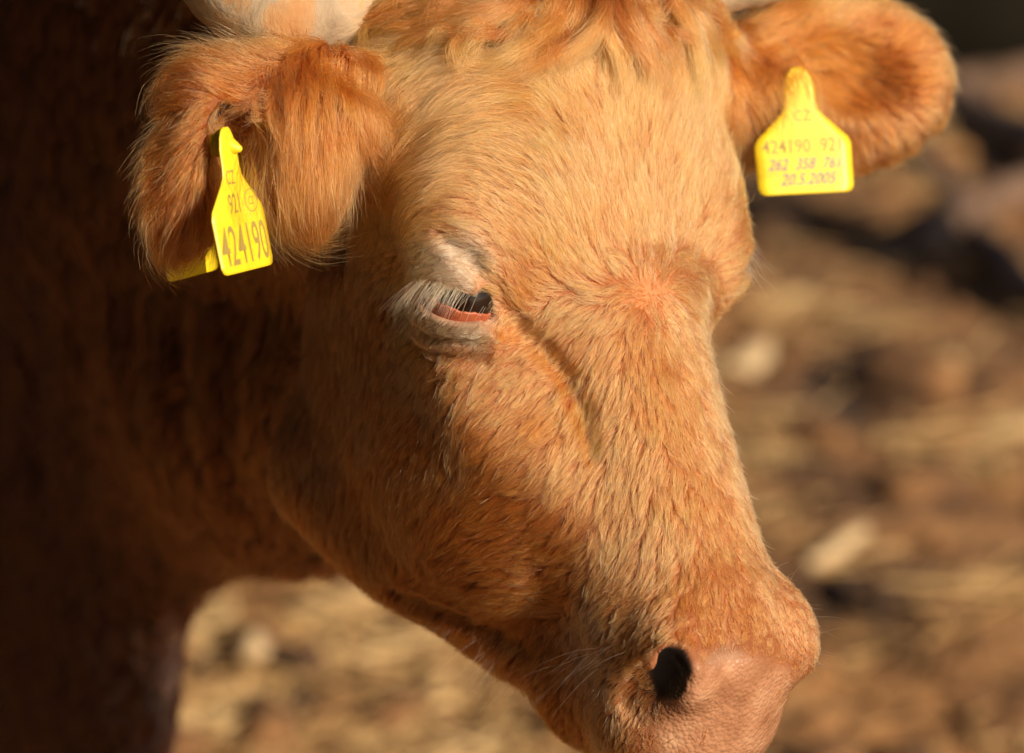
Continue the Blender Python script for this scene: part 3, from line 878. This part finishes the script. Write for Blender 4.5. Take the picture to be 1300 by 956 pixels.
pl, at = plate('back_plate', pix(247, 350, -.012), X, Y, t1, .3, 1.0); under(pl, t1)
# right tag
X, Y = ortho(camvec(.99, .055, -.10), camvec(-.06, .99, -.12))
O = pix(1024, 246, -.138)
t2 = empty('ear_tag', O); bpy.context.view_layer.update()
tag(t2, 'yellow ear tag with blue handwriting, facing the camera', 'ear tag', 'yellow ear tags')
pl, at = plate('front_plate', O, X, Y, t2, .1, .98); under(pl, t2)
text('lettering', '424190  921', 1.15, at, 0, 2.45, pl, m_print, .82)
text('lettering', 'CZ', .95, at, .1, 4.3, pl, m_print, .8)
text('handwriting', '262  358  761', .95, at, 0, 1.45, pl, m_ink, .80, .35)
text('handwriting', '20.5.2005', .95, at, .1, .55, pl, m_ink, .85, .40)
ca = pix(1018, 104, -.150); Vs, F = tube(np.array([ca, ca + FW * .012, ca + FW * .05]), np.array([.004, .003, .003]), 12); under(mk_mesh('pin', Vs, F, m_tag), t2)
X, Y = ortho(camvec(.95, .10, -.30), camvec(.02, 1, -.1))
pl, at = plate('back_plate', pix(1030, 190, -.232), X, Y, t2, .3, .8); under(pl, t2)

# ------------------------------------------------------------------ ground
LAT = rng.random((64, 64))
def vnoise(x, y):
    xi = np.floor(x).astype(int); yi = np.floor(y).astype(int); fx = x - xi; fy = y - yi
    fx = fx * fx * (3 - 2 * fx); fy = fy * fy * (3 - 2 * fy)
    g = lambda i, j: LAT[i % 64, j % 64]
    return (g(xi, yi) * (1 - fx) + g(xi + 1, yi) * fx) * (1 - fy) + (g(xi, yi + 1) * (1 - fx) + g(xi + 1, yi + 1) * fx) * fy
def gz(x, y):
    return .07 * (vnoise(x * 2.1, y * 2.1) - .5) + .035 * (vnoise(x * 6 + 9, y * 6) - .5) + .022 * (vnoise(x * 17, y * 17 + 5) - .5) + .010 * (vnoise(x * 41, y * 41) - .5)
def gaxis(a, b_, step, far):
    m = list(np.arange(a, b_, step)); s_ = step; l = [m[0]]; r = [m[-1]]
    while l[-1] > -far: s_ *= 1.35; l.append(l[-1] - s_)
    s_ = step
    while r[-1] < far: s_ *= 1.35; r.append(r[-1] + s_)
    return np.array(l[::-1][:-1] + m + r[1:])
gx_, gy_ = gaxis(-1.8, 2.0, .022, 220), gaxis(2.4, 8.4, .022, 220)
GX, GY = np.meshgrid(gx_, gy_, indexing='ij')
GZ = gz(GX, GY)
nxg, nyg = GX.shape
idx = np.arange(nxg * nyg).reshape(nxg, nyg)
GF = np.stack([idx[:-1, :-1].ravel(), idx[1:, :-1].ravel(), idx[1:, 1:].ravel(), idx[:-1, 1:].ravel()], 1)
m_mud, nt, b = mat('trodden_mud')
tc = N(nt, 'ShaderNodeTexCoord')
n1 = N(nt, 'ShaderNodeTexNoise', Scale=3.2, Detail=9., Roughness=.62, Distortion=.4); nt.links.new(tc.outputs['Object'], n1.inputs['Vector'])
n2 = N(nt, 'ShaderNodeTexNoise', Scale=34., Detail=6., Roughness=.7); nt.links.new(tc.outputs['Object'], n2.inputs['Vector'])
c1 = ramp(nt, n1.outputs[0], [(.36, (.035, .017, .007)), (.45, (.17, .078, .026)), (.58, (.32, .155, .053)), (.74, (.44, .235, .088))])
mx = N(nt, 'ShaderNodeMix', data_type='RGBA', blend_type='MULTIPLY'); mx.inputs[0].default_value = .8
nt.links.new(c1, mx.inputs[6]); nt.links.new(ramp(nt, n2.outputs[0], [(.3, (.45, .40, .36)), (.62, (1, 1, 1))]), mx.inputs[7]); nt.links.new(mx.outputs[2], b.inputs['Base Color'])
b.inputs['Roughness'].default_value = .85
bu = N(nt, 'ShaderNodeBump', Strength=.7, Distance=.01); nt.links.new(n2.outputs[0], bu.inputs['Height']); nt.links.new(bu.outputs[0], b.inputs['Normal'])
tag(mk_mesh('ground', np.stack([GX.ravel(), GY.ravel(), GZ.ravel()], 1), GF, m_mud), kind='structure')

def gpt(px, py):
    d = pix(px, py) - CAM; k_ = -CAM[2] / d[2]; p = CAM + d * k_
    p[2] = gz(p[0], p[1]); return p
m_straw, nt, b = mat('dry_straw')
oi = nt.nodes.new('ShaderNodeTexCoord'); no = N(nt, 'ShaderNodeTexNoise', Scale=6., Detail=2.); nt.links.new(oi.outputs['Object'], no.inputs['Vector'])
nt.links.new(ramp(nt, no.outputs[0], [(.35, (.28, .14, .05)), (.5, (.46, .28, .11)), (.65, (.66, .45, .21))]), b.inputs['Base Color']); b.inputs['Roughness'].default_value = .6
def straw_mesh(C, ln, wd, ang, tilt):
    n = len(C)
    d = np.stack([np.cos(ang) * np.cos(tilt), np.sin(ang) * np.cos(tilt), np.sin(tilt)], 1)
    sd_ = np.stack([-np.sin(ang), np.cos(ang), 0 * ang], 1); up_ = np.array([0, 0, 1.0])
    Vs = []
    for e in (-.5, .5):
        for a in (0, 2.094, 4.189):
            Vs.append(C + d * (ln * e)[:, None] + wd[:, None] * (math.cos(a) * sd_ + math.sin(a) * up_))
    Vs = np.stack(Vs, 1).reshape(-1, 3)
    base = np.array([[0, 1, 4, 3], [1, 2, 5, 4], [2, 0, 3, 5]])
    F = (np.arange(n)[:, None, None] * 6 + base[None]).reshape(-1, 4)
    return Vs, F
ns = 20000
sxp = rng.uniform(-1.8, 2.0, ns * 3); syp = rng.uniform(2.4, 8.2, ns * 3)
keep = vnoise(sxp * 7 + 20, syp * 7) + .75 * (sxp < .1) * (syp < 4.2) > rng.uniform(.30, 1.35, ns * 3)
sxp, syp = sxp[keep][:ns], syp[keep][:ns]; ns = len(sxp)
Vs, F = straw_mesh(np.stack([sxp, syp, gz(sxp, syp) + .006], 1), rng.gamma(3, .028, ns), rng.uniform(.0015, .0042, ns), rng.uniform(0, 3.14, ns), rng.normal(0, .12, ns))
nb = 130
bx_, by_ = rng.uniform(-1.5, 1.8, nb), rng.uniform(2.8, 7.6, nb)
Vs2, F2 = straw_mesh(np.stack([bx_, by_, gz(bx_, by_) + .012], 1), rng.uniform(.06, .22, nb), rng.uniform(.003, .007, nb), rng.uniform(0, 3.14, nb), rng.normal(0, .22, nb))
F = np.concatenate([F, F2 + len(Vs)]); Vs = np.concatenate([Vs, Vs2])
tag(mk_mesh('scattered_straw', Vs, F, m_straw, smooth=False), kind='stuff')

def lump(r, n=2, amp=.25, sq=(1, 1, .6)):
    import bmesh
    bm = bmesh.new(); bmesh.ops.create_icosphere(bm, subdivisions=n, radius=1)
    sd_ = rng.uniform(0, 99, 3)
    for v in bm.verts:
        p = np.array(v.co); k_ = 1 + amp * (math.sin(3 * p[0] + sd_[0]) * math.sin(2.6 * p[1] + sd_[1]) + .5 * math.sin(6 * p[2] + 5 * p[0] + sd_[2]))
        v.co = Vector(p * k_ * r * np.array(sq))
    Vs = np.array([v.co[:] for v in bm.verts]); F = np.array([[v.index for v in f.verts] for f in bm.faces]); bm.free()
    return Vs, F
LV, LF = [], []; off = 0
lib = [lump(1, 2, .40) for _ in range(6)]
for _ in range(1500):
    x, y = rng.uniform(-1.6, 1.9), rng.uniform(2.6, 7.6)
    Vs, F = lib[rng.integers(6)]; r = rng.gamma(2.2, .009)
    a = rng.uniform(0, 6.28); Rz = np.array([[math.cos(a), -math.sin(a), 0], [math.sin(a), math.cos(a), 0], [0, 0, 1]])
    LV.append(Vs @ Rz.T * r + [x, y, gz(x, y) + r * .2]); LF.append(F + off); off += len(Vs)
tag(mk_mesh('mud_clods', np.concatenate(LV), np.concatenate(LF), m_mud), kind='stuff')

# unseen, added shed beside the camera: its boards block sky and sun from the neck and trunk
m_board, nt, b = mat('blocker_boards')
tc = N(nt, 'ShaderNodeTexCoord'); no = N(nt, 'ShaderNodeTexNoise', Scale=7., Detail=7.)
mp = N(nt, 'ShaderNodeMapping', Scale=(1, 1, .12)); nt.links.new(tc.outputs['Object'], mp.inputs[0]); nt.links.new(mp.outputs[0], no.inputs['Vector'])
nt.links.new(ramp(nt, no.outputs[0], [(.3, (.022, .014, .009)), (.7, (.07, .047, .032))]), b.inputs['Base Color']); b.inputs['Roughness'].default_value = .85
blocker = empty('added_light_blocker', (-2.0, 2.0, 0)); bpy.context.view_layer.update()
tag(blocker, 'unseen added board shed whose roof shades the body of the cow', 'blocker')
def boxm(name, lo, hi, m_, par):
    lo = np.array(lo, float); hi = np.array(hi, float)
    Vs = [[(lo, hi)[i][0], (lo, hi)[j][1], (lo, hi)[k_][2]] for i in (0, 1) for j in (0, 1) for k_ in (0, 1)]
    F = [[0, 1, 3, 2], [4, 6, 7, 5], [0, 4, 5, 1], [2, 3, 7, 6], [0, 2, 6, 4], [1, 5, 7, 3]]
    return under(mk_mesh(name, Vs, F, m_, smooth=False), par)
for i in range(32):
    y = -1.8 + i * .2; boxm('blocker_wall_board', (-2.03 - .004 * (i % 3), y, -.02), (-2.0 - .004 * (i % 3), y + .194, 2.45), m_board, blocker)
for i in range(16):
    x = -2.0 + i * .2; boxm('blocker_wall_board', (x, -2.03 - .004 * (i % 2), -.02), (x + .194, -2.0 - .004 * (i % 2), 2.45), m_board, blocker)
for i in range(18):
    x = -2.05 + i * .2; boxm('blocker_roof_board', (x, .93, 2.46 - .02 * i / 18), (x + .196, 4.6, 2.49 - .02 * i / 18), m_board, blocker)
for i in range(8):
    x = -2.05 + i * .2; boxm('blocker_roof_board', (x, -2.0, 2.46), (x + .196, .926, 2.49), m_board, blocker)
for p in ((1.45, 4.4), (-1.9, 1.05)): boxm('blocker_post', (p[0] - .06, p[1] - .06, -.05), (p[0] + .06, p[1] + .06, 2.43), m_board, blocker)
for y in (1.05, 4.4): boxm('blocker_beam', (-1.99, y - .05, 2.36), (1.53, y + .05, 2.43), m_board, blocker)

m_chip = simple('pale_wood', (.52, .37, .20), .7)
m_white = simple('bleached_wood', (.80, .70, .55), .6)
m_husk = simple('tan_husk', (.38, .25, .11), .7)
def litter(name, px, py, L_, W_, ang, mt, label, cat, th=.012):
    p = gpt(px, py)
    Vs = []; F = []
    n = 8
    for i in range(n + 1):
        u = i / n * 2 - 1; w = W_ / 2 * (1 - .55 * abs(u) ** 2.5) * (1 + rng.uniform(-.1, .1)); zz = .010 * math.sin(2.2 * u + px)
        for yy, z_ in ((-w, 0), (-w * .5, th), (w * .5, th * 1.1), (w, 0), (0, -th * .4)):
            Vs.append(np.array([u * L_ / 2, yy, zz + z_]))
    for i in range(n):
        for j in range(5): F.append([i * 5 + j, i * 5 + (j + 1) % 5, i * 5 + 5 + (j + 1) % 5, i * 5 + 5 + j])
    F.append([4, 3, 2, 1, 0]); F.append([n * 5 + j for j in range(5)])
    o = mk_mesh(name, Vs, F, mt); o.location = p + [0, 0, .012]; o.rotation_euler = (rng.uniform(.15, .4), 0, ang)
    tag(o, label, cat, 'loose pieces lying on the muddy ground'); return o
litter('wood_chip', 948, 492, .085, .055, .9, m_chip, 'pale blurred wood chip lying on mud just right of the nose bridge', 'wood chip')
litter('corn_husk', 1150, 488, .15, .05, .16, m_husk, 'long tan blurred husk on the mud below the right ear', 'husk')
litter('corn_husk', 440, 785, .13, .045, .30, m_husk, 'tan blurred husk on the ground under the throat of the cow', 'husk')
litter('pebble', 322, 845, .035, .034, .2, m_chip, 'small round pale pebble near the bottom between foreleg and chin', 'pebble', .016)
litter('wood_chip', 590, 812, .06, .035, .5, m_white, 'bright whitish wood chip touching the outline of the chin', 'wood chip')
litter('wood_chip', 1062, 742, .10, .022, .75, m_chip, 'thin slanting grey wood splinter right of the muzzle', 'wood chip')
litter('corn_husk', 1270, 560, .10, .04, .2, m_husk, 'tan husk near the right edge of the picture', 'husk')
litter('corn_husk', 250, 800, .09, .04, .4, m_husk, 'short tan husk beside the dark foreleg, left of the throat gap', 'husk')
m_bark, nt, b = mat('grey_bark')
tc = N(nt, 'ShaderNodeTexCoord'); no = N(nt, 'ShaderNodeTexNoise', Scale=14., Detail=6.); nt.links.new(tc.outputs['Object'], no.inputs['Vector'])
nt.links.new(ramp(nt, no.outputs[0], [(.3, (.07, .040, .024)), (.6, (.18, .105, .065)), (.8, (.26, .165, .11))]), b.inputs['Base Color']); b.inputs['Roughness'].default_value = .9
m_dark, nt, b = mat('painted_shade_black')
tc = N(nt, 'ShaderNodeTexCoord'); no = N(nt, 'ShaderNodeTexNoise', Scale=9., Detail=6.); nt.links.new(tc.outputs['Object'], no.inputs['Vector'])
nt.links.new(ramp(nt, no.outputs[0], [(.3, (.004, .004, .003)), (.7, (.014, .011, .007))]), b.inputs['Base Color']); b.inputs['Roughness'].default_value = 1; b.inputs['Specular IOR Level'].default_value = .05  # near-black colour painted to stand for shaded background
def branch(name, a, b_, r0, r1, mt, label, cat, h=.03, group='branches lying behind the right ear'):
    A = gpt(*a) + [0, 0, h]; B = gpt(*b_) + [0, 0, h]
    pts = catmull([A, A * .66 + B * .34 + rng.normal(0, .02, 3), A * .33 + B * .67 + rng.normal(0, .02, 3), B], 16)
    Vs, F = tube(pts, np.linspace(r0, r1, 16), 12, .10); o = mk_mesh(name, Vs - A, F, mt); o.location = A
    tag(o, label, cat, group)
branch('branch', (1180, 118), (1420, 300), .035, .030, m_bark, 'grey branch slanting down to the right edge from behind the right ear', 'branch')
branch('branch', (1120, 190), (1330, 400), .030, .020, m_bark, 'lower grey branch parallel to the one by the ear tip', 'branch')
branch('branch', (1400, 235), (1170, 350), .030, .022, m_bark, 'pale branch rising to the right edge above the mud', 'branch')
branch('branch', (1150, 118), (1420, 96), .026, .035, m_bark, 'thin brown branch lying level in front of the black log', 'branch')
branch('shadow', (1060, 78), (1500, 72), .20, .22, m_dark, 'black painted log in the upper right corner', 'shadow', .10, None)  # solid tube added to stand in for the shaded corner
branch('shadow', (1130, -70), (1600, -60), .2, .2, m_dark, 'second black painted log lying behind the thick blackish one', 'shadow', .14, None)  # another added tube, extends the painted dark corner

if True:
    q_ = 1.0
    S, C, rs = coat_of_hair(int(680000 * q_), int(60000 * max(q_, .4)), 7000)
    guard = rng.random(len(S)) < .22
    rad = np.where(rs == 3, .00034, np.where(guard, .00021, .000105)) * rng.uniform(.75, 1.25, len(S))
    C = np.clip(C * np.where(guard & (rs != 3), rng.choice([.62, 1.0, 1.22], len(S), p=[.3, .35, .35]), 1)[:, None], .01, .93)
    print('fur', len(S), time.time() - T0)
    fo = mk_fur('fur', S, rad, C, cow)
    # eyelashes
    LS = np.concatenate([lashes(EYE0, EYM, 230), lashes(EYE0, EYM, 30, False), lashes(EYE1, EYM1, 40)])
    mk_fur('eyelashes', LS, .00013 * rng.uniform(.7, 1.3, len(LS)), np.array([[.90, .60, .33]]) * rng.normal(1, .08, (len(LS), 1)), cow)
    # forelock: long wavy locks from the poll
    LOCKS = [
     ([(730, -40), (728, 30), (712, 75), (676, 108)], 9, 400), ([(770, -40), (785, 30), (812, 90), (820, 150)], 9, 336), ([(650, -40), (640, 20), (590, 50), (530, 80)], 9, 416),
     ([(700, -40), (688, 40), (640, 85), (585, 100)], 9, 368), ([(810, -40), (850, 40), (872, 100), (876, 150)], 9, 288),
     ([(742, -40), (748, 15), (738, 55), (705, 88), (662, 98)], 6, 560), ([(758, -40), (768, 25), (795, 70), (828, 105), (850, 140)], 6, 336),
     ([(715, -40), (716, 20), (703, 55), (678, 82)], 6, 384), ([(690, -40), (692, 10), (672, 48), (630, 66)], 6, 336),
     ([(660, -30), (610, 2), (545, 22), (480, 28)], 6, 336), ([(640, -30), (575, 5), (552, 32), (545, 62)], 5, 208),
     ([(690, 5), (620, 28), (545, 38), (470, 62)], 6, 304), ([(800, -30), (828, 8), (862, 24), (885, 32)], 5, 224),
     ([(870, -30), (872, 10), (875, 45)], 4, 128), ([(735, -10), (755, 50), (780, 95), (792, 140)], 5, 240),
     ([(660, 55), (600, 62), (545, 52), (500, 66)], 5, 208), ([(560, -30), (510, 0), (470, 30), (440, 75)], 6, 240),
     ([(780, -30), (800, 40), (840, 85), (858, 110)], 5, 208), ([(600, -20), (520, 10), (480, 50), (455, 95)], 6, 208),
     ([(830, -30), (865, 40), (893, 90), (902, 140)], 5, 192), ([(725, 20), (700, 70), (655, 105), (600, 112)], 5, 208)]
    LP, LC = [], []
    for _ in range(90):
        x0 = rng.uniform(470, 905); y0 = rng.uniform(-50, 50); x_, y_ = x0, y0
        dx = (x0 - 720) / 150 + rng.normal(0, .35); dy = 1.0 if 640 < x0 < 900 else .45; cv = rng.normal(0, .35)
        stp = rng.uniform(14, 26); ps = []
        for k_ in range(5):
            ps.append((x_, y_)); n_ = math.hypot(dx, dy); x_ += dx / n_ * stp; y_ += dy / n_ * stp; dx += cv * .6
        LOCKS.append((ps, rng.uniform(2.5, 5), 75))
    allp = surfs([p for L_ in LOCKS for p in L_[0]]); alls = np.abs(sdf(allp)); ip = 0
    for pts, br, cnt in LOCKS:
        base = allp[ip:ip + len(pts)]; bad = alls[ip:ip + len(pts)].max() > .004; ip += len(pts)
        if bad or np.linalg.norm(np.diff(base, axis=0), axis=1).max() > .05: continue
        g_ = grad(base)
        m_ = len(pts); big = cnt > 450; lift_ = np.interp(np.linspace(0, 1, m_), [0, .4, 1], [.006, .026 if big else .016, .006])
        cl_ = catmull(base + g_ * lift_[:, None], 14); cg = grad(cl_)
        T_ = np.gradient(cl_, axis=0); T_ /= np.linalg.norm(T_, axis=1, keepdims=True); Bn = np.cross(T_, cg)
        tone = rng.normal(1, .20)
        for _ in range(cnt):
            a, r_ = rng.uniform(0, 6.28), math.sqrt(rng.random()) * br * .001
            t = np.linspace(0, 1, 14); sub = rng.integers(0, 7); sa = sub * .9
            ox = (r_ * math.cos(a) * .9 + .0014 * math.cos(sa)) * (1 - .65 * t) + .0009 * np.sin(t * 9 + sub * 1.7 + rng.normal(0, .2)) * t
            oy = (r_ * math.sin(a) * .6 + .0010 * math.sin(sa)) * (1 - .65 * t) + .0008 * np.cos(t * 8 + sub)
            st_ = rng.uniform(.35, 1.0); tt = t * st_ + rng.uniform(0, 1 - st_) * .5
            ctr = np.stack([np.interp(tt, t, cl_[:, i]) for i in range(3)], 1)
            LP.append(ctr + Bn * ox[:, None] + cg * oy[:, None] + (rng.normal(0, .0026, 3) + Bn[7] * rng.normal(0, .0035)) * t[:, None] ** 1.4)
            LC.append((COLS[TAN] * .6 + COLS[ORG_] * .4) * tone * rng.normal(1, .12) * (1, rng.normal(.98, .04), rng.normal(.95, .06)))
    # whiskers, and loose hairs that fall across the tags
    WP = []
    for x, y, n_, ln_, dx, dy in ((1015, 790, 10, .022, .8, -.3), (1022, 830, 12, .022, .9, .2), (990, 750, 8, .018, .6, -.7), (760, 830, 22, .030, -.9, .3), (700, 850, 16, .030, -.8, .6), (640, 830, 26, .028, -.7, .7), (560, 800, 14, .022, -.6, .8), (960, 325, 10, .02, .8, .4)):
        for p in surfs([(x + rng.normal(0, 16), y + rng.normal(0, 14)) for _ in range(n_)]):
            g1 = grad(p[None])[0]
            d = RT * (dx + rng.normal(0, .25)) - UP * (dy + rng.normal(0, .25)); d -= g1 * (d @ g1) * .6; d = d + g1 * rng.uniform(.4, 1.0); d /= np.linalg.norm(d)
            t = np.linspace(0, 1, 6)[:, None]; WP.append(p + (d * t + -UP * .25 * t * t) * ln_ * rng.uniform(.5, 1.2))
    mk_fur('whiskers', np.array(WP), .00009, np.full((len(WP), 3), .75) * [1, .72, .45], cow)
    WP = []
    for _ in range(90):
        x = rng.uniform(985, 1036); p = pix(x - 12, rng.uniform(60, 92), -.150); e = pix(x + rng.uniform(0, 26), rng.uniform(125, 190), -.118 + rng.uniform(-.004, .012))
        t = np.linspace(0, 1, 7)[:, None]; WP.append(p * (1 - t) + e * t + -FW * .012 * np.sin(t * 3.1) + RT * .003 * np.sin(t * 5 + x))
    for _ in range(26):
        x = rng.uniform(285, 330); p = pix(x, rng.uniform(150, 200), .030); e = pix(x + rng.uniform(5, 25), rng.uniform(260, 330), .072)
        t = np.linspace(0, 1, 7)[:, None]; WP.append(p * (1 - t) + e * t + -FW * .016 * np.sin(t * 3.1) + RT * .004 * np.sin(t * 4 + x))
    mk_fur('ear_fringe', np.array(WP), .00010, COLS[TAN][None] * rng.normal(1, .12, (len(WP), 1)), cow)
    mk_fur('forelock', np.array(LP), .00012 * rng.uniform(.7, 1.3, len(LP)), np.clip(np.array(LC), .02, .9), cow)
    print('done', time.time() - T0)
